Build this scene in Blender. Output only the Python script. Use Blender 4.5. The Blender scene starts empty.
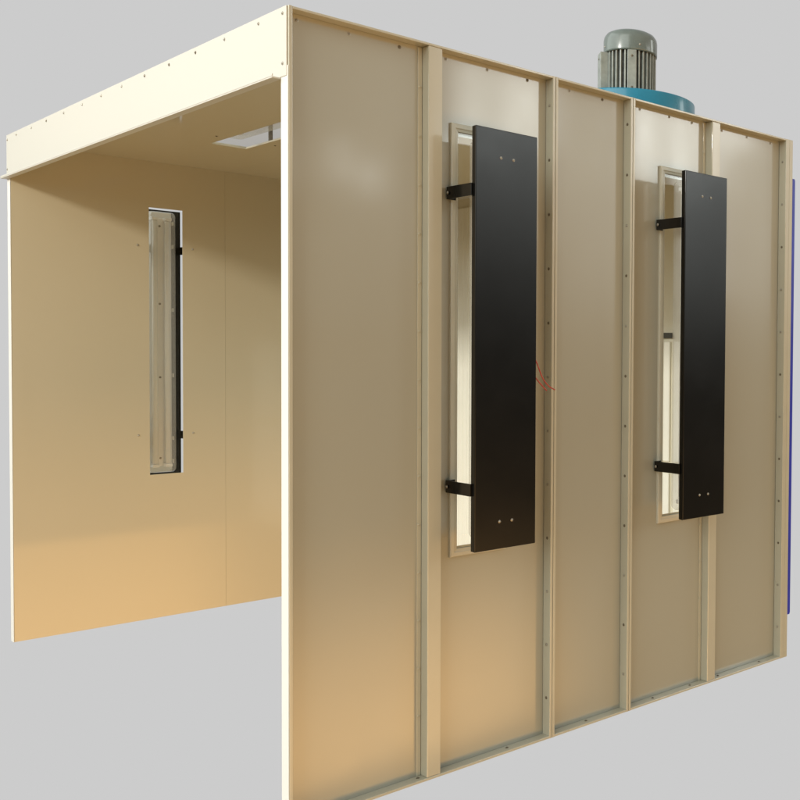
import bpy, bmesh, math, random
from mathutils import Vector, Matrix
random.seed(7)
S = bpy.context.scene
COL = S.collection

# ------------------------------------------------------------------ sizes (metres)
H, W, D, T = 2.40, 2.930, 2.270, 0.045      # height, width, depth, wall thickness
HC, HL = 2.363, 2.198                        # ceiling, underside of fascia
SK = 0.003                                   # sheet thickness of the skins

# ------------------------------------------------------------------ materials
def mat(name, base, rough=0.4, smudge=0.0, metal=0.0, spec=0.5, coat=0.0, noise=0.0, nscale=6.0,
        bump=0.0, bscale=3.0, micro=0.0, mscale=900.0, rvar=0.0):
    m = bpy.data.materials.new(name); m.use_nodes = True
    nt = m.node_tree; N = nt.nodes; L = nt.links
    b = N['Principled BSDF']
    b.inputs['Base Color'].default_value = (*base, 1)
    b.inputs['Roughness'].default_value = rough
    b.inputs['Metallic'].default_value = metal
    b.inputs['Specular IOR Level'].default_value = spec
    b.inputs['Coat Weight'].default_value = coat
    b.inputs['Coat Roughness'].default_value = 0.07; b.inputs['Coat IOR'].default_value = 1.65
    geo = N.new('ShaderNodeNewGeometry')
    def nz(scale, detail=3.0):
        n = N.new('ShaderNodeTexNoise'); n.inputs['Scale'].default_value = scale
        n.inputs['Detail'].default_value = detail
        L.new(geo.outputs['Position'], n.inputs['Vector']); return n
    if noise:
        n = nz(nscale, 6.0)
        mr = N.new('ShaderNodeMapRange'); mr.inputs['From Min'].default_value = 0.3; mr.inputs['From Max'].default_value = 0.7
        mr.inputs['To Min'].default_value = 1 - noise; mr.inputs['To Max'].default_value = 1 + noise
        L.new(n.outputs['Fac'], mr.inputs['Value'])
        mx = N.new('ShaderNodeMix'); mx.data_type = 'RGBA'; mx.blend_type = 'MULTIPLY'
        mx.inputs['Factor'].default_value = 1.0
        mx.inputs[6].default_value = (*base, 1)
        cb = N.new('ShaderNodeCombineColor')
        for k in range(3): L.new(mr.outputs['Result'], cb.inputs[k])
        L.new(cb.outputs['Color'], mx.inputs[7]); L.new(mx.outputs[2], b.inputs['Base Color'])
    if rvar:
        n = nz(9.0, 5.0)
        mr = N.new('ShaderNodeMapRange'); mr.inputs['From Min'].default_value = 0.3; mr.inputs['From Max'].default_value = 0.7
        mr.inputs['To Min'].default_value = rough - rvar; mr.inputs['To Max'].default_value = rough + rvar
        L.new(n.outputs['Fac'], mr.inputs['Value']); L.new(mr.outputs['Result'], b.inputs['Roughness'])
    if smudge:                                  # hand marks and dust: uneven gloss
        n = nz(3.5, 8.0); n.inputs['Roughness'].default_value = 0.65
        mr = N.new('ShaderNodeMapRange'); mr.inputs['From Min'].default_value = 0.2; mr.inputs['From Max'].default_value = 0.8
        c0 = rough if not coat else 0.085
        mr.inputs['To Min'].default_value = c0 - smudge; mr.inputs['To Max'].default_value = c0 + smudge
        L.new(n.outputs['Fac'], mr.inputs['Value']); L.new(mr.outputs['Result'], b.inputs['Coat Roughness' if coat else 'Roughness'])
    prev = None
    if bump:
        n = nz(bscale*4.5, 2.0)
        bp = N.new('ShaderNodeBump'); bp.inputs['Strength'].default_value = 1.0; bp.inputs['Distance'].default_value = bump*0.07
        L.new(n.outputs['Fac'], bp.inputs['Height']); prev = bp
    if bump:
        n = nz(bscale, 1.0)
        bp = N.new('ShaderNodeBump'); bp.inputs['Strength'].default_value = 1.0; bp.inputs['Distance'].default_value = bump
        L.new(n.outputs['Fac'], bp.inputs['Height']); L.new(prev.outputs['Normal'], bp.inputs['Normal']); prev = bp
    if micro:
        n = nz(mscale, 1.0)
        bp = N.new('ShaderNodeBump'); bp.inputs['Strength'].default_value = 1.0; bp.inputs['Distance'].default_value = micro
        L.new(n.outputs['Fac'], bp.inputs['Height'])
        if prev: L.new(prev.outputs['Normal'], bp.inputs['Normal'])
        prev = bp
    if prev: L.new(prev.outputs['Normal'], b.inputs['Normal'])
    return m

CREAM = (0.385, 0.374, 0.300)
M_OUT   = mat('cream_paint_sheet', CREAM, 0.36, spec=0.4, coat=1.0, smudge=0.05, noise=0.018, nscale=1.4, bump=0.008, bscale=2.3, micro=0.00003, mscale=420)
M_TRIM  = mat('cream_paint_trim', (0.505, 0.475, 0.365), 0.3, spec=0.5, coat=0.6, noise=0.03, nscale=8, micro=0.00003, mscale=420)
M_IN    = mat('cream_paint_inside', (0.545, 0.475, 0.325), 0.4, coat=0.8, bump=0.006, bscale=1.5, micro=0.00003, mscale=420)
M_FRONT = mat('cream_paint_front', (0.55, 0.525, 0.455), 0.4)
M_FRAME = mat('window_frame_paint', (0.60, 0.56, 0.44), 0.28, noise=0.03, nscale=12)
M_BLACK = mat('black_powder_coat', (0.0040, 0.0038, 0.0034), 0.19, spec=0.42, micro=0.00002, mscale=500, smudge=0.05)
M_SCREW = mat('zinc_screw', (0.42, 0.39, 0.33), 0.35, metal=0.8)
M_DARKSCREW = mat('dark_screw', (0.20, 0.17, 0.12), 0.35, metal=0.7)
M_WHITE = mat('white_lamp_housing', (0.88, 0.875, 0.84), 0.4)
M_TUBE  = mat('fluorescent_tube', (0.86, 0.85, 0.78), 0.2)
M_FILTER= mat('filter_paper', (0.88, 0.86, 0.76), 0.75, noise=0.03, nscale=4)
M_BLUEH = mat('teal_blue_paint', (0.008, 0.17, 0.27), 0.3, coat=0.25, noise=0.08, nscale=10, rvar=0.06)
M_BLUEP = mat('royal_blue_paint', (0.03, 0.045, 0.5), 0.3, noise=0.08, nscale=8)
M_MOTOR = mat('grey_green_motor_paint', (0.12, 0.145, 0.13), 0.3, coat=0.3, noise=0.10, nscale=25, rvar=0.08)
M_FINS  = mat('motor_fin_paint', (0.25, 0.27, 0.24), 0.42, noise=0.18, nscale=30)
M_COREM = mat('motor_core', (0.05, 0.05, 0.045), 0.6, noise=0.2, nscale=30)
M_RED   = mat('red_cable_sheath', (0.42, 0.035, 0.02), 0.4)
M_PALE  = mat('pale_cream_paint', (0.76, 0.71, 0.56), 0.4)
M_JAMB  = mat('lit_jamb_cream', (0.70, 0.685, 0.63), 0.4)  # the booth's cream, lightened to put the front glare into the colour
M_SLOT  = mat('dark_label', (0.03, 0.028, 0.02), 0.5)
M_STEEL = mat('galvanised_steel', (0.55, 0.55, 0.53), 0.35, metal=0.9, noise=0.1, nscale=20)

def mix_mat(name, kind):
    m = bpy.data.materials.new(name); m.use_nodes = True
    nt = m.node_tree; N = nt.nodes; L = nt.links; N.clear()
    out = N.new('ShaderNodeOutputMaterial'); tr = N.new('ShaderNodeBsdfTransparent')
    gl = N.new('ShaderNodeBsdfGlossy'); gl.inputs['Roughness'].default_value = 0.03
    fr = N.new('ShaderNodeFresnel'); fr.inputs['IOR'].default_value = 1.5
    mx = N.new('ShaderNodeMixShader')
    if kind == 'glass':
        tr.inputs['Color'].default_value = (0.99, 0.995, 0.99, 1)
        L.new(tr.outputs[0], mx.inputs[1])
    else:
        df = N.new('ShaderNodeBsdfTranslucent'); df.inputs['Color'].default_value = (0.80, 0.77, 0.66, 1)
        d2 = N.new('ShaderNodeBsdfDiffuse'); d2.inputs['Color'].default_value = (0.94, 0.935, 0.90, 1)
        m0 = N.new('ShaderNodeMixShader'); m0.inputs[0].default_value = 0.8
        L.new(df.outputs[0], m0.inputs[1]); L.new(d2.outputs[0], m0.inputs[2])
        m1 = N.new('ShaderNodeMixShader'); m1.inputs[0].default_value = 0.22
        L.new(tr.outputs[0], m1.inputs[1]); L.new(m0.outputs[0], m1.inputs[2])
        L.new(m1.outputs[0], mx.inputs[1]); gl.inputs['Roughness'].default_value = 0.12
    geo = N.new('ShaderNodeNewGeometry'); inv = N.new('ShaderNodeMath'); inv.operation = 'SUBTRACT'; inv.inputs[0].default_value = 1.0
    L.new(geo.outputs['Backfacing'], inv.inputs[1]); ml = N.new('ShaderNodeMath'); ml.operation = 'MULTIPLY'
    L.new(inv.outputs[0], ml.inputs[0]); L.new(fr.outputs[0], ml.inputs[1])
    L.new(ml.outputs[0], mx.inputs[0]); L.new(gl.outputs[0], mx.inputs[2]); L.new(mx.outputs[0], out.inputs[0])
    return m
M_GLASS = mix_mat('clear_window_glass', 'glass')
M_COVER = mix_mat('ribbed_lamp_cover', 'cover')

# ------------------------------------------------------------------ mesh helpers
def link(name, bm, m, parent=None, smooth=False):
    me = bpy.data.meshes.new(name); bmesh.ops.recalc_face_normals(bm, faces=bm.faces[:])
    bm.to_mesh(me); bm.free(); me.materials.append(m)
    if smooth:
        for p in me.polygons: p.use_smooth = True
    o = bpy.data.objects.new(name, me); COL.objects.link(o)
    if parent: o.parent = parent
    return o
def box(bm, x0, x1, y0, y1, z0, z1, bev=0.0, seg=2):
    t = bmesh.new()
    bmesh.ops.create_cube(t, size=1.0, matrix=Matrix.Translation(((x0+x1)/2, (y0+y1)/2, (z0+z1)/2)) @ Matrix.Diagonal((x1-x0, y1-y0, z1-z0, 1)))
    if bev: bmesh.ops.bevel(t, geom=t.edges[:], offset=min(bev, 0.45*min(x1-x0, y1-y0, z1-z0)), segments=seg, affect='EDGES', profile=0.5)
    me = bpy.data.meshes.new('tmp'); t.to_mesh(me); t.free(); bm.from_mesh(me); bpy.data.meshes.remove(me)
def B(name, m, parent, *dims, bev=0.0):
    bm = bmesh.new(); box(bm, *dims, bev=bev); return link(name, bm, m, parent)
def sheet(bm, P, hole=None):
    """slab given P(u,v,w)->xyz mapping, u0,u1,v0,v1 in P.r, w 0..SK; optional rectangular hole"""
    f, (u0, u1, v0, v1) = P
    us = [u0, u1]; vs = [v0, v1]
    if hole: us = [u0, hole[0], hole[1], u1]; vs = [v0, hole[2], hole[3], v1]
    g = {}
    for w in (0, 1):
        for i, u in enumerate(us):
            for j, v in enumerate(vs): g[i, j, w] = bm.verts.new(f(u, v, w*SK))
    nu, nv = len(us)-1, len(vs)-1
    solid = lambda i, j: 0 <= i < nu and 0 <= j < nv and not (hole and i == 1 and j == 1)
    for i in range(nu):
        for j in range(nv):
            if not solid(i, j): continue
            for w in (0, 1): bm.faces.new([g[i,j,w], g[i+1,j,w], g[i+1,j+1,w], g[i,j+1,w]])
            for (di, dj, a, b) in ((-1,0,(i,j),(i,j+1)), (1,0,(i+1,j),(i+1,j+1)), (0,-1,(i,j),(i+1,j)), (0,1,(i,j+1),(i+1,j+1))):
                if not solid(i+di, j+dj): bm.faces.new([g[(*a,0)], g[(*b,0)], g[(*b,1)], g[(*a,1)]])
def empty(name, loc, label=None, cat=None, group=None):
    o = bpy.data.objects.new(name, None); o.location = loc; COL.objects.link(o); o.empty_display_size = 0.1
    if label: o['label'] = label
    if cat: o['category'] = cat
    if group: o['group'] = group
    return o
def revolve(bm, prof, seg=48, cx=0, cy=0):
    rings = []
    for r, z in prof:
        rings.append([bm.verts.new((cx+r*math.cos(2*math.pi*k/seg), cy+r*math.sin(2*math.pi*k/seg), z)) for k in range(seg)] if r > 1e-6 else [bm.verts.new((cx, cy, z))])
    for a, b in zip(rings, rings[1:]):
        for k in range(seg):
            k2 = (k+1) % seg
            if len(a) == 1 and len(b) == 1: continue
            if len(a) == 1: bm.faces.new([a[0], b[k], b[k2]])
            elif len(b) == 1: bm.faces.new([a[k], a[k2], b[0]])
            else: bm.faces.new([a[k], a[k2], b[k2], b[k]])
# one screw mesh: domed head with a slot-like recess, axis +z
def screw_mesh(name, m, r=0.0039, h=0.0032):
    bm = bmesh.new()
    revolve(bm, [(r*1.5, 0), (r*1.5, 0.0006), (r, 0.0008), (r*0.95, h*0.55), (r*0.6, h*0.95), (r*0.35, h), (r*0.30, h*0.55), (0, h*0.55)], 14)
    bmesh.ops.recalc_face_normals(bm, faces=bm.faces[:])
    me = bpy.data.meshes.new(name); bm.to_mesh(me); bm.free(); me.materials.append(m)
    for p in me.polygons: p.use_smooth = False
    return me
ME_SCREW = screw_mesh('screw', M_SCREW); ME_DARK = screw_mesh('screw_dark', M_DARKSCREW); ME_RIVET = screw_mesh('rivet', M_TRIM, 0.0042, 0.003)
ME_BOLT = screw_mesh('bolt', M_SCREW, 0.0034, 0.005)
NRM = {'-x': Matrix.Rotation(-math.pi/2, 4, 'Y'), '-y': Matrix.Rotation(math.pi/2, 4, 'X'), '+y': Matrix.Rotation(-math.pi/2, 4, 'X'), 'z': Matrix.Identity(4), '-z': Matrix.Rotation(math.pi, 4, 'X')}
def screw(parent, p, n, name='screw', me=None):
    o = bpy.data.objects.new(name, me or (ME_SCREW if random.random() < 0.55 else ME_DARK))
    o.matrix_local = Matrix.Translation(p) @ NRM[n] @ Matrix.Rotation(random.random()*6, 4, 'Z')
    COL.objects.link(o); o.parent = parent; return o

# ------------------------------------------------------------------ the booth
booth = empty('spray_booth', (0, 0, 0), 'cream sheet-metal spray booth, open at the front, with ribbed panels and narrow windows', 'spray booth')
MODS = [(0.0, 0.935), (0.937, 1.301), (1.303, 2.270)]
HOLE = (0.572, 0.728, 0.750, 2.128)
ZS = [2.297 - 0.1955*k for k in range(12)]

def frame_bm(u0, u1, v0, v1, w, f, rise=0.010, lift=0.0):
    """mitred picture frame round an opening: outer u0..v1, width w"""
    bm = bmesh.new()
    prof = [(0, 0), (0.000, rise*0.75), (0.003, rise), (w*0.45, rise), (w*0.55, rise*0.72), (w-0.006, rise*0.60), (w-0.006, 0.0)]
    rings = []
    for (cu, cv, su, sv) in ((u0, v0, 1, 1), (u1, v0, -1, 1), (u1, v1, -1, -1), (u0, v1, 1, -1)):
        rings.append([bm.verts.new(f(cu+su*a, cv+sv*a, b+lift)) for a, b in prof])
    n = len(prof)
    for k in range(4):
        A, C = rings[k], rings[(k+1) % 4]
        for i in range(n): bm.faces.new([A[i], A[(i+1) % n], C[(i+1) % n], C[i]])
    return bm

def side_wall(mir):
    """mir=False: right wall (outside faces -y). mir=True: left wall"""
    Y = (lambda y: W-y) if mir else (lambda y: y)
    def bx(bm, x0, x1, y0, y1, z0, z1, bev=0.0015):
        a, b = sorted((Y(y0), Y(y1))); box(bm, x0, x1, a, b, z0, z1, bev)
    out_n = '+y' if mir else '-y'
    in_n = '-y' if mir else '+y'
    skm = M_IN if mir else M_OUT
    for i, (a, b) in enumerate(MODS):
        bm = bmesh.new()
        f = lambda u, v, w: (u, Y(T-0.0015+w), v)
        hole = {0: HOLE, 2: (1.510, 1.666, HOLE[2], HOLE[3])}.get(i)
        sheet(bm, (f, (a-0.0006 if a else 0.0005, b+0.0006 if i < 2 else b-0.0005, 0.0015, 2.3985 if mir else 2.3985)), hole)
        pan = link('wall_panel', bm, skm, booth)
        pan['label'] = ['wide wall panel with a narrow window beside the open front', 'narrow plain wall panel between the two windowed panels', 'wide wall panel with a narrow window at the rear'][i]
        bm = bmesh.new()
        fl = 0.0105
        bx(bm, a, a+fl, 0, T-0.003, 0, H)
        if i < 2: bx(bm, b-fl, b, 0, T-0.003, 0, H)
        else:     bx(bm, 2.222, b, 0, T-0.003, 0, H); bx(bm, 2.246, 2.2475, -0.0012, 0.01, 0.001, H-0.001, 0)
        rb = b-fl if i < 2 else 2.222
        bx(bm, a+fl, rb, 0.0006, T-0.003, 2.3915, H-0.0006)
        bx(bm, a+fl, rb, 0.0006, T-0.003, 0.0006, 0.0095)
        # small turned lips on the flange edges
        link('panel_flange', bm, M_TRIM, pan)
        if not mir and i != 1:
            r0, r1 = ((0.4395, 0.4855), (1.7415, 1.7865))[i // 2]
            bm = bmesh.new()
            bx(bm, r0, r1, 0.0015, T-0.0035, 0.0095, 2.3915, 0.003)
            bx(bm, r1-0.004, r1+0.0022, 0.0015, 0.004, 0.0096, 2.3884, 0.001)
            bx(bm, r0-0.0150, r0, T-0.0048, T-0.0016, 0.0097, 2.3883, 0.001)
            link('stiffening_rib', bm, M_TRIM, pan)
        if not mir:
            if i != 1:
                for k in range(14): screw(pan, (r0-0.0095, T-0.005, 2.262-0.158*k), '-y', 'rivet', ME_RIVET)
            xf = b-fl if i < 2 else 2.222
            for z in ZS: screw(pan, (xf, 0.0205, z), '-x')
            n = {0: [0.041, .199, .362, .525, .682, .845], 1: [1.029, 1.184], 2: [1.373, 1.532, 1.66, 1.84, 2.00, 2.16]}[i]
            for x in n: screw(pan, (x, T-0.0018, 2.374), '-y')
            for x in {0: [0.11, 0.42, 0.76], 1: [1.11], 2: [1.45, 1.66, 1.83, 2.1]}[i]: screw(pan, (x, 0.024, 0.0096), 'z', 'screw', ME_DARK)
        if hole:
            u0, u1, v0, v1 = hole
            g = lambda u, v, w: (u, Y(T-0.0017-w), v)
            link('window_frame', frame_bm(u0-0.031, u1+0.031, v0-0.034, v1+0.040, 0.032, g, 0.011), M_FRAME, pan)
            bm = bmesh.new(); bx(bm, u0-0.006, u1+0.006, T-0.0062, T-0.0025, v0-0.006, v1+0.006, 0)
            # pane sits on the outside of the sheet, inside the frame
            link('window_pane', bm, M_GLASS, pan)
            for x in (u0-0.051, u1+0.048):
                for z in (1.930, 0.957):
                    if mir: screw(pan, (x, Y(T+0.0016), z), '-y', 'screw', ME_SCREW)
                    else: screw(pan, (x, Y(T+0.0016), z), '+y', 'screw', ME_SCREW)
side_wall(False); side_wall(True)

# front corner posts: turned edges beside the opening, coloured paler to look strongly lit
for mir in (False, True):
    a, b = (0.0012, T+0.001) if not mir else (W-T-0.001, W-0.0012)
    bm = bmesh.new(); box(bm, -0.0025, -0.0002, a, b, 0.0005, HL+0.03, 0.0008)
    link('front_jamb', bm, M_JAMB, booth)

# roof panels, soffit sheet + upstand flanges
CH = (0.585, 0.741, 0.775, 2.135)
for i, (a, b) in enumerate(MODS):
    bm = bmesh.new()
    f = lambda u, v, w: (u, v, HC+w)
    sheet(bm, (f, (a-0.0006 if a else 0.0006, b+0.0006 if i < 2 else b-0.0006, T+0.0022, W-T-0.0022)), CH if i == 0 else None)
    rp = link('roof_panel', bm, M_IN, booth)
    bm = bmesh.new()
    box(bm, a+0.001, a+0.011, T+0.003, W-T-0.003, HC+SK, H-0.002, 0.001)
    box(bm, b-0.011, b-0.001, T+0.003, W-T-0.003, HC+SK, H-0.002, 0.001)
    link('panel_flange', bm, M_TRIM, rp)
    if i == 0:
        g = lambda u, v, w: (u, v, HC+SK+0.0002+w)
        link('window_frame', frame_bm(CH[0]-0.03, CH[1]+0.03, CH[2]-0.03, CH[3]+0.03, 0.032, g, 0.011), M_FRAME, rp)
        bm = bmesh.new(); box(bm, CH[0]-0.006, CH[1]+0.006, CH[2]-0.006, CH[3]+0.006, HC+SK+0.001, HC+SK+0.005); link('window_pane', bm, M_GLASS, rp)
        for x in (CH[0]-0.05, CH[1]+0.048):
            for y in (0.98, 1.93): screw(rp, (x, y, HC-0.0001), '-z', 'screw', ME_DARK)
# thin dark joint strips behind the panel joints
# fascia across the top of the opening
fas_bm = bmesh.new()
box(fas_bm, -0.0045, -0.0006, 0.0065, W-0.001, HL, H-0.001, 0.0012)
fas = link('fascia', fas_bm, M_FRONT, booth)
bm = bmesh.new()
box(bm, -0.027, -0.0006, T+0.001, W+0.003, HL-0.0045, HL-0.0002, 0.001)
box(bm, -0.0275, -0.0245, T+0.001, W+0.003, HL-0.0002, HL+0.0075, 0.001)
link('drip_lip', bm, M_FRONT, fas)
B('fascia_back', M_IN, fas, -0.0004, 0.0030, T+0.003, W-T-0.003, HL-0.001, HC-0.0005)
for y in (2.761, 2.524, 2.302, 2.060, 1.822, 1.595, 1.367, 1.130, .898, .668, .437, .190): screw(fas, (-0.0045, y, 2.381), '-x', 'screw')
for y, z in ((2.911, 2.376), (2.915, 2.238), (.030, 2.380), (.030, 2.236)): screw(fas, (-0.0045, y, z), '-x', 'screw', ME_SCREW)

# back wall with filter bank
bm = bmesh.new(); box(bm, D-0.045, D-0.040, T+0.002, W-T-0.002, 0.0, HC-0.001)
bw = link('back_wall', bm, M_PALE, booth)
for (y0, y1, z0, z1) in ((0.10, 0.72, 0.86, 1.47), (0.75, 1.37, 0.86, 1.47), (1.55, 2.12, 0.10, 2.30), (2.15, 2.80, 0.10, 2.30), (0.10, 0.72, 0.12, 0.80), (0.75, 1.37, 0.12, 0.80)):
    bm = bmesh.new(); n = 14
    for k in range(n):
        ya = y0+(y1-y0)*k/n; yb = y0+(y1-y0)*(k+1)/n
        box(bm, D-0.058, D-0.0455, ya+0.0005, yb-0.0005, z0, z1, 0.005)
    link('filter_element', bm, M_FILTER, bw)
for y in (0.43, 0.76): B('filter_label', M_SLOT, bw, D-0.062, D-0.0585, y-0.05 if y < .7 else y-.03, y+0.10, 1.488, 1.515)

# ------------------------------------------------------------------ window lights (fixture + black back plate on U brackets)
def window_light(label, group):
    """built round local origin: x along the wall, y=0 outer skin, outside is -y, z up"""
    t = empty('window_light', (0, 0, 0), label, 'light fixture', group)
    x0, x1, z0, z1 = -0.1195, 0.1165, 0.712-0.0, 2.094
    z0, z1 = -0.691, 0.691
    bm = bmesh.new()
    box(bm, x0, x1, -0.1705, -0.1560, z0, z1, 0.0022)
    box(bm, x0+0.0003, x0+0.003, -0.1600, -0.1480, z0+0.001, z1-0.001, 0.0008)
    box(bm, x1-0.003, x1-0.0003, -0.1600, -0.1480, z0+0.001, z1-0.001, 0.0008)
    plate = link('back_plate', bm, M_BLACK, t)
    for zz in (z1-0.092, z0+0.091):
        for xx in (-0.026, 0.022): screw(plate, (xx, -0.1706, zz), '-y', 'bolt', ME_BOLT)
    for zz in (0.486, -0.488):
        bm = bmesh.new(); h = 0.0205
        box(bm, -0.127, -0.124, -0.1555, -0.0115, zz-h, zz+h, 0.0006); box(bm, -0.1235, -0.093, -0.0145, -0.0118, zz-h, zz+h, 0.0006)
        box(bm, 0.109, 0.112, -0.1555, -0.0115, zz-h, zz+h, 0.0006); box(bm, 0.1125, 0.135, -0.0145, -0.0118, zz-h, zz+h, 0.0006)
        box(bm, -0.1265, 0.1115, -0.1559, -0.1526, zz-h, zz+h, 0.0006)
        br = link('bracket', bm, M_BLACK, t)
        screw(br, (-0.1302, -0.024, zz), '-x', 'bolt', ME_SCREW)
    # weatherproof fixture: base, tubes, cover, clips
    fh = 0.672
    bm = bmesh.new(); box(bm, -0.058, 0.058, -0.1520, -0.118, -fh, fh, 0.012)
    box(bm, -0.064, 0.064, -0.1220, -0.1130, -fh-0.004, fh+0.004, 0.004)
    link('lamp_base', bm, M_WHITE, t)
    bm = bmesh.new(); box(bm, -0.018, 0.018, -0.1125, -0.088, -fh+0.03, fh-0.03, 0.004)
    ref = link('reflector', bm, M_WHITE, t)
    for zz in (-0.6, -0.18, 0.2, 0.6):
        screw(ref, (0, -0.0878, zz), '+y', 'screw', ME_DARK)
    for xx in (-0.030, 0.030):
        bm = bmesh.new(); revolve(bm, [(0, -fh+0.045), (0.013, -fh+0.045), (0.013, fh-0.045), (0, fh-0.045)], 20, xx, -0.070)
        tb = link('lamp_tube', bm, M_TUBE, t, True)
        for sz in (-1, 1):
            bm = bmesh.new()
            box(bm, xx-0.016, xx+0.016, -0.113, -0.052, min(sz*(fh-0.044), sz*(fh-0.028)), max(sz*(fh-0.044), sz*(fh-0.028)), 0.003)
            link('lamp_socket', bm, M_WHITE, tb)
    # cover: hollow rounded trough
    bm = bmesh.new()
    def ring(wx, hz, y, r=0.018):
        vs = []
        for (sx, sz, a0) in ((1, 1, 0), (-1, 1, 90), (-1, -1, 180), (1, -1, 270)):
            for k in range(5):
                a = math.radians(a0+k*22.5); vs.append(bm.verts.new((sx*(wx-r)+r*math.cos(a), y, sz*(hz-r)+r*math.sin(a))))
        return vs
    rs = [ring(0.0620, fh, -0.1128), ring(0.061, fh-0.001, -0.055), ring(0.057, fh-0.006, -0.038), ring(0.048, fh-0.015, -0.033)]
    for A, C in zip(rs, rs[1:]):
        for k in range(len(A)): bm.faces.new([A[k], A[(k+1) % len(A)], C[(k+1) % len(A)], C[k]])
    bm.faces.new(rs[-1])
    link('lamp_cover', bm, M_COVER, t, False)
    for zz in (-0.50, -0.17, 0.17, 0.50, 0.62, -0.62):
        for s in (-1, 1):
            bm = bmesh.new(); a, b = sorted((s*0.0635, s*0.0675))
            box(bm, a, b, -0.124, -0.092, zz-0.010, zz+0.010, 0.0015)
            link('clip', bm, M_TUBE, t)
    return t
def copy_tree(o, parent=None):
    c = o.copy(); COL.objects.link(c); c.parent = parent
    for ch in [x for x in bpy.data.objects if x.parent == o]: copy_tree(ch, c)
    return c
GR = 'black-backed lights mounted over the booth windows'
wl = window_light('tall black-backed light over the front window of the ribbed outer wall, the larger black plate', GR)
proto_children = None
ZM = 1.446
wl.location = (0.650, T, ZM)
w2 = copy_tree(wl); w2['label'] = 'tall black-backed light over the rear window of the ribbed outer wall, nearer the blue panel'; w2.location = (1.584, T, ZM-0.005)
w3 = copy_tree(wl); w3['label'] = 'light with clear cover seen through the slot window inside the open booth'; w3.location = (0.650, W-T, ZM-0.011); w3.scale = (1, 1, 1.017); w3.rotation_euler = (0, 0, math.pi)
w4 = copy_tree(wl); w4['label'] = 'light above the booth ceiling, seen through the slot window in the ceiling'
w4.matrix_local = Matrix(((1, 0, 0, 0.663), (0, 0, -1, 1.455), (0, -1, 0, HC+SK), (0, 0, 0, 1))) @ Matrix.Identity(4)
w4.matrix_local = Matrix.Translation((0.663, 1.455, HC+SK)) @ Matrix.Rotation(-math.pi/2, 4, 'X')

# ------------------------------------------------------------------ exhaust fan on the roof
FX, FY = 1.92, 0.73
fan = empty('exhaust_fan', (FX, FY, H), 'grey finned electric motor standing on a round teal blue fan housing on the roof', 'exhaust fan')
bm = bmesh.new()
zt = 2.605-H
revolve(bm, [(0, 0.0), (0.309, 0.0), (0.3095, 0.002), (0.3095, zt-0.006), (0.3080, zt-0.002), (0.304, zt), (0.14, zt+0.004), (0, zt+0.004)], 96)
link('fan_housing', bm, M_BLUEH, fan, True)
# discharge duct of the scroll
B('outlet_duct', M_BLUEH, fan, 0.02, 0.22, 0.20, 0.52, 0.02, zt-0.02, bev=0.004)
z0, z1 = zt+0.004, 2.835-H
bm = bmesh.new(); revolve(bm, [(0, z0), (0.135, z0), (0.135, z0+0.014), (0.104, z0+0.018), (0.104, z1), (0, z1)], 48)
body = link('motor_body', bm, M_COREM, fan)
bm = bmesh.new(); nf = 34
va = math.atan2(-3.001-FY, -1.326-FX)             # bearing towards the viewer's side
for k in range(nf):
    a = 2*math.pi*(k+0.5)/nf
    t = bmesh.new(); box(t, 0.100, 0.1215, -0.0036, 0.0036, z0+0.012, z1+0.002, 0.001)
    bmesh.ops.rotate(t, verts=t.verts[:], cent=(0, 0, 0), matrix=Matrix.Rotation(a, 3, 'Z'))
    me = bpy.data.meshes.new('tmp'); t.to_mesh(me); t.free(); bm.from_mesh(me); bpy.data.meshes.remove(me)
link('cooling_fins', bm, M_FINS, body)
bm = bmesh.new()
revolve(bm, [(0.1215, z1-0.004), (0.1262, z1-0.006), (0.127, z1+0.002), (0.127, z1+0.056), (0.1235, z1+0.074), (0.113, z1+0.089), (0.094, z1+0.099), (0.055, z1+0.106), (0.03, z1+0.108), (0, z1+0.108)], 64)
cowl = link('fan_cowl', bm, M_MOTOR, fan, True)
for k in range(4):
    a = va + 0.35 + k*math.pi/2
    o = bpy.data.objects.new('bolt', ME_SCREW); o.matrix_local = Matrix.Rotation(a, 4, 'Z') @ Matrix.Translation((0.127, 0, z1+0.022)) @ Matrix.Rotation(math.pi/2, 4, 'Y'); COL.objects.link(o); o.parent = cowl
# mounting pads (flat bolted strips standing out of the fins)
for off, rr, wd in ((0.06, 0.128, 0.021), (-1.35, 0.150, 0.034), (2.2, 0.128, 0.021), (-2.6, 0.128, 0.021)):
    bm = bmesh.new()
    box(bm, 0.100, rr, -wd, wd, z0+0.016, z1-0.006, 0.003)
    bmesh.ops.rotate(bm, verts=bm.verts[:], cent=(0, 0, 0), matrix=Matrix.Rotation(va+off, 3, 'Z'))
    pd = link('mounting_pad', bm, M_FINS, fan)
    for zz in (z0+0.045, z1-0.035):
        o = bpy.data.objects.new('bolt', ME_DARK); o.matrix_local = Matrix.Rotation(va+off, 4, 'Z') @ Matrix.Translation((rr, 0, zz)) @ Matrix.Rotation(math.pi/2, 4, 'Y'); COL.objects.link(o); o.parent = pd

# ------------------------------------------------------------------ blue panel behind the rear edge
bm = bmesh.new()
box(bm, D+0.004, D+0.048, 0.026, W-0.026, 0.186, 2.232, 0.002)
box(bm, D+0.048, D+0.056, 0.030, W-0.030, 0.190, 2.228, 0.002)
bp = link('blue_panel', bm, M_BLUEP)
bp['label'] = 'thin royal blue panel standing behind the rear edge of the booth'; bp['category'] = 'panel'

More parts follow.
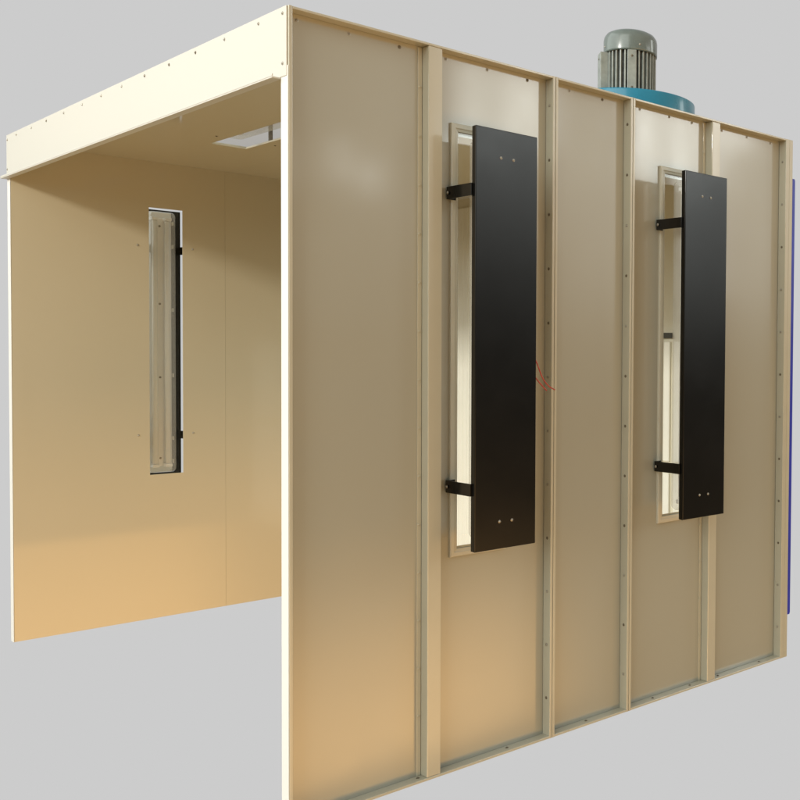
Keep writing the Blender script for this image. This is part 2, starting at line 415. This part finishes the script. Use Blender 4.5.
# ------------------------------------------------------------------ red wires beside the front black plate
def tube(pts, r, n=10):
    bm = bmesh.new(); P = []
    pts = [Vector(p) for p in pts]
    m = len(pts)
    for i in range(m-1):                                   # catmull-rom
        a = pts[max(i-1, 0)]; b = pts[i]; c = pts[i+1]; d = pts[min(i+2, m-1)]
        for k in range(8):
            t = k/8; P.append(0.5*((2*b)+(c-a)*t+(2*a-5*b+4*c-d)*t*t+(3*b-a-3*c+d)*t**3))
    P.append(pts[-1]); rings = []
    for i, p in enumerate(P):
        d = (P[min(i+1, len(P)-1)]-P[max(i-1, 0)]).normalized(); u = d.cross(Vector((0.3, 1, 0.2))).normalized(); v = d.cross(u)
        rings.append([bm.verts.new(p+r*(math.cos(2*math.pi*k/n)*u+math.sin(2*math.pi*k/n)*v)) for k in range(n)])
    for A, C in zip(rings, rings[1:]):
        for k in range(n): bm.faces.new([A[k], A[(k+1) % n], C[(k+1) % n], C[k]])
    bm.faces.new(rings[0]); bm.faces.new(rings[-1]); return bm
for pts, lab in (([(0.72, -0.085, 1.49), (0.755, -0.100, 1.43), (0.777, -0.112, 1.375), (0.798, -0.118, 1.322), (0.822, -0.120, 1.293), (0.850, -0.118, 1.279)], 'longer thin red wire hanging from behind the front black plate, upper of two'),
                 ([(0.72, -0.095, 1.385), (0.755, -0.108, 1.345), (0.780, -0.116, 1.312), (0.803, -0.120, 1.287), (0.814, -0.120, 1.277)], 'shorter thin red wire hanging from behind the front black plate, lower of two')):
    o = link('red_wire', tube(pts, 0.0021), M_RED, None, True); o['label'] = lab; o['category'] = 'wire'; o['group'] = 'loose red wires beside the front black plate'

# ------------------------------------------------------------------ camera
yaw, pitch, roll = 0.6857, -0.0265, 0.0123
f = Vector((math.cos(yaw)*math.cos(pitch), math.sin(yaw)*math.cos(pitch), math.sin(pitch)))
r = f.cross(Vector((0, 0, 1))).normalized(); u = r.cross(f)
r2 = r*math.cos(roll)+u*math.sin(roll); u2 = -r*math.sin(roll)+u*math.cos(roll)
cd = bpy.data.cameras.new('camera'); cam = bpy.data.objects.new('camera', cd); COL.objects.link(cam)
cam.matrix_world = Matrix(((r2.x, u2.x, -f.x, -1.3259), (r2.y, u2.y, -f.y, -3.001), (r2.z, u2.z, -f.z, 1.4101), (0, 0, 0, 1)))
cd.sensor_width = 36; cd.lens = 36*1008.3/800; cd.shift_x = -0.5; cd.shift_y = -(400-381.85)/800
cd.clip_end = 200; cd.clip_start = 0.05
S.camera = cam

# ------------------------------------------------------------------ world: plain grey studio backdrop ahead, factory hall surroundings elsewhere
w = bpy.data.worlds.new('World'); S.world = w; w.use_nodes = True
nt = w.node_tree; N = nt.nodes; L = nt.links; N.clear()
out = N.new('ShaderNodeOutputWorld'); bg = N.new('ShaderNodeBackground'); L.new(bg.outputs[0], out.inputs[0])
tc = N.new('ShaderNodeTexCoord'); sx = N.new('ShaderNodeSeparateXYZ'); L.new(tc.outputs['Generated'], sx.inputs[0])
def mth(op, a, b=None, c=None, clamp=False):
    n = N.new('ShaderNodeMath'); n.operation = op; n.use_clamp = clamp
    for i, v in enumerate((a, b, c)):
        if v is None: continue
        if isinstance(v, (int, float)): n.inputs[i].default_value = v
        else: L.new(v, n.inputs[i])
    return n.outputs[0]
def step(v, lo, hi):
    n = N.new('ShaderNodeMapRange'); n.interpolation_type = 'SMOOTHSTEP'; n.clamp = True
    n.inputs['From Min'].default_value = lo; n.inputs['From Max'].default_value = hi; L.new(v, n.inputs['Value']); return n.outputs['Result']
X, Yv, Z = sx.outputs[0], sx.outputs[1], sx.outputs[2]
az = mth('ARCTAN2', Yv, X)
# elevation ramp of the hall
ramp = N.new('ShaderNodeValToRGB'); el = ramp.color_ramp; el.interpolation = 'EASE'
def zz(deg): return (math.sin(math.radians(deg))+1)/2
stops = [(-90, (0.78, 0.60, 0.37)), (-50, (0.60, 0.45, 0.27)), (-32, (0.13, 0.10, 0.06)), (-17, (0.34, 0.23, 0.12)), (-6, (0.13, 0.11, 0.08)), (0, (0.10, 0.095, 0.08)), (7, (0.26, 0.26, 0.24)), (16, (0.46, 0.47, 0.45)), (45, (0.60, 0.61, 0.59)), (90, (0.40, 0.41, 0.40))]
while len(el.elements) > 1: el.elements.remove(el.elements[-1])
el.elements[0].position = zz(stops[0][0]); el.elements[0].color = (*stops[0][1], 1)
for d, c in stops[1:]:
    e = el.elements.new(zz(d)); e.color = (*c, 1)
L.new(mth('MULTIPLY_ADD', Z, 0.5, 0.5), ramp.inputs[0])
# bright high windows of the hall, split by mullions, plus added fill glows
s1 = math.sin
R_ = math.radians
def patch(a0, a1, e0, e1, soft=1.2):
    fa = mth('MULTIPLY', step(az, R_(a0-soft), R_(a0+soft)), mth('SUBTRACT', 1.0, step(az, R_(a1-soft), R_(a1+soft))))
    z0_, z1_ = math.sin(R_(e0)), math.sin(R_(e1)); sf = math.sin(R_(soft))
    fe = mth('MULTIPLY', step(Z, z0_-sf, z0_+sf), mth('SUBTRACT', 1.0, step(Z, z1_-sf, z1_+sf)))
    return mth('MULTIPLY', fa, fe)
win_fill = patch(-58.5, -56.9, 10.0, 11.4, soft=0.3)
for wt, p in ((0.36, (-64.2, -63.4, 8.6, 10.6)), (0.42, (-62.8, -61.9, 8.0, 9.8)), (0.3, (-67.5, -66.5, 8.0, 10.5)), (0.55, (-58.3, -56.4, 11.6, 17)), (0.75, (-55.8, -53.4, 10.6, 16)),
              (1.0, (-48.8, -47.5, 9.6, 17)), (1.15, (-46.6, -45.7, 9.2, 17)), (1.0, (-44.9, -44.1, 9.2, 17)), (0.9, (-43.6, -42.2, 11.6, 19)), (0.11, (-47.5, -43.4, 3.2, 9.0)), (0.26, (112, 172, 4, 45)), (0.32, (-179, -138, 1, 42)), (0.10, (-59, -53, 6.0, 12.5)), (0.7, (-30, -20, 10, 24))):  # wide side patches are added fill for rib sides and lamp cover
    win_fill = mth('ADD', win_fill, mth('MULTIPLY', patch(*p, soft=(0.6 if wt < 0.55 or wt > 0.98 else 1.0)), wt))
win_fill = mth('ADD', win_fill, mth('MULTIPLY', patch(-52, -32, 2, 15, soft=4), 0.10))  # soft fill glow added to brighten the rear trays, not a window
win_fill = mth('ADD', win_fill, mth('MULTIPLY', patch(-62, -50, 3, 22, soft=5), 0.03))  # weak broad fill glow, also added
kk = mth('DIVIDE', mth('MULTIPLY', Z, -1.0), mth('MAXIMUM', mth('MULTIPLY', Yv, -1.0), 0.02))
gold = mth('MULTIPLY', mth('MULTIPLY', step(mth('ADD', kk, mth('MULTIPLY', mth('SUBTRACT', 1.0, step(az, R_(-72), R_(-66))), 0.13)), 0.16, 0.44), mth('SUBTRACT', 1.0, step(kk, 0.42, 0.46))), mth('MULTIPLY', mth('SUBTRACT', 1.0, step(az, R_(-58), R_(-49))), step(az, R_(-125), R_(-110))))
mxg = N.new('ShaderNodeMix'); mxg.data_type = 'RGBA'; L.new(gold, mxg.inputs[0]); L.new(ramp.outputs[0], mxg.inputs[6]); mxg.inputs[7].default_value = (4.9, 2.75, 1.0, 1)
mxw = N.new('ShaderNodeMix'); mxw.data_type = 'RGBA'; L.new(win_fill, mxw.inputs[0]); L.new(mxg.outputs[2], mxw.inputs[6]); mxw.inputs[7].default_value = (7.8, 8.2, 7.9, 1)
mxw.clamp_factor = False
# grey backdrop sector
ln = mth('SQRT', mth('ADD', mth('MULTIPLY', X, X), mth('MULTIPLY', Yv, Yv)))
ca, sa = math.cos(math.radians(57)), math.sin(math.radians(57))
dt = mth('DIVIDE', mth('ADD', mth('MULTIPLY', X, ca), mth('MULTIPLY', Yv, sa)), mth('MAXIMUM', ln, 0.001))
sec = mth('MULTIPLY', mth('MULTIPLY', step(dt, 0.55, 0.62), step(Z, -0.72, -0.64)), mth('SUBTRACT', 1.0, step(Z, 0.70, 0.80)))
mxs = N.new('ShaderNodeMix'); mxs.data_type = 'RGBA'; L.new(sec, mxs.inputs[0]); L.new(mxw.outputs[2], mxs.inputs[6]); mxs.inputs[7].default_value = (0.6038, 0.6038, 0.6038, 1)
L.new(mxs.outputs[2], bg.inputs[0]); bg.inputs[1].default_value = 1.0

# ------------------------------------------------------------------ lamps
def area(name, loc, target, size, power, col, sy=None):
    d = bpy.data.lights.new(name, 'AREA'); d.energy = power; d.color = col; d.size = size
    if sy: d.shape = 'RECTANGLE'; d.size_y = sy
    o = bpy.data.objects.new(name, d); COL.objects.link(o); o.location = loc
    o.rotation_euler = (Vector(target)-Vector(loc)).to_track_quat('-Z', 'Y').to_euler(); return o
area('key_lamp', (-6.5, 0.3, 4.35), (0.5, 1.5, 1.2), 0.8, 430, (1.0, 0.97, 0.91))

S.render.engine = 'CYCLES'
S.view_settings.view_transform = 'Standard'; S.view_settings.look = 'None'; S.view_settings.exposure = 0; S.view_settings.gamma = 1
S.cycles.max_bounces = 10; S.cycles.transparent_max_bounces = 12
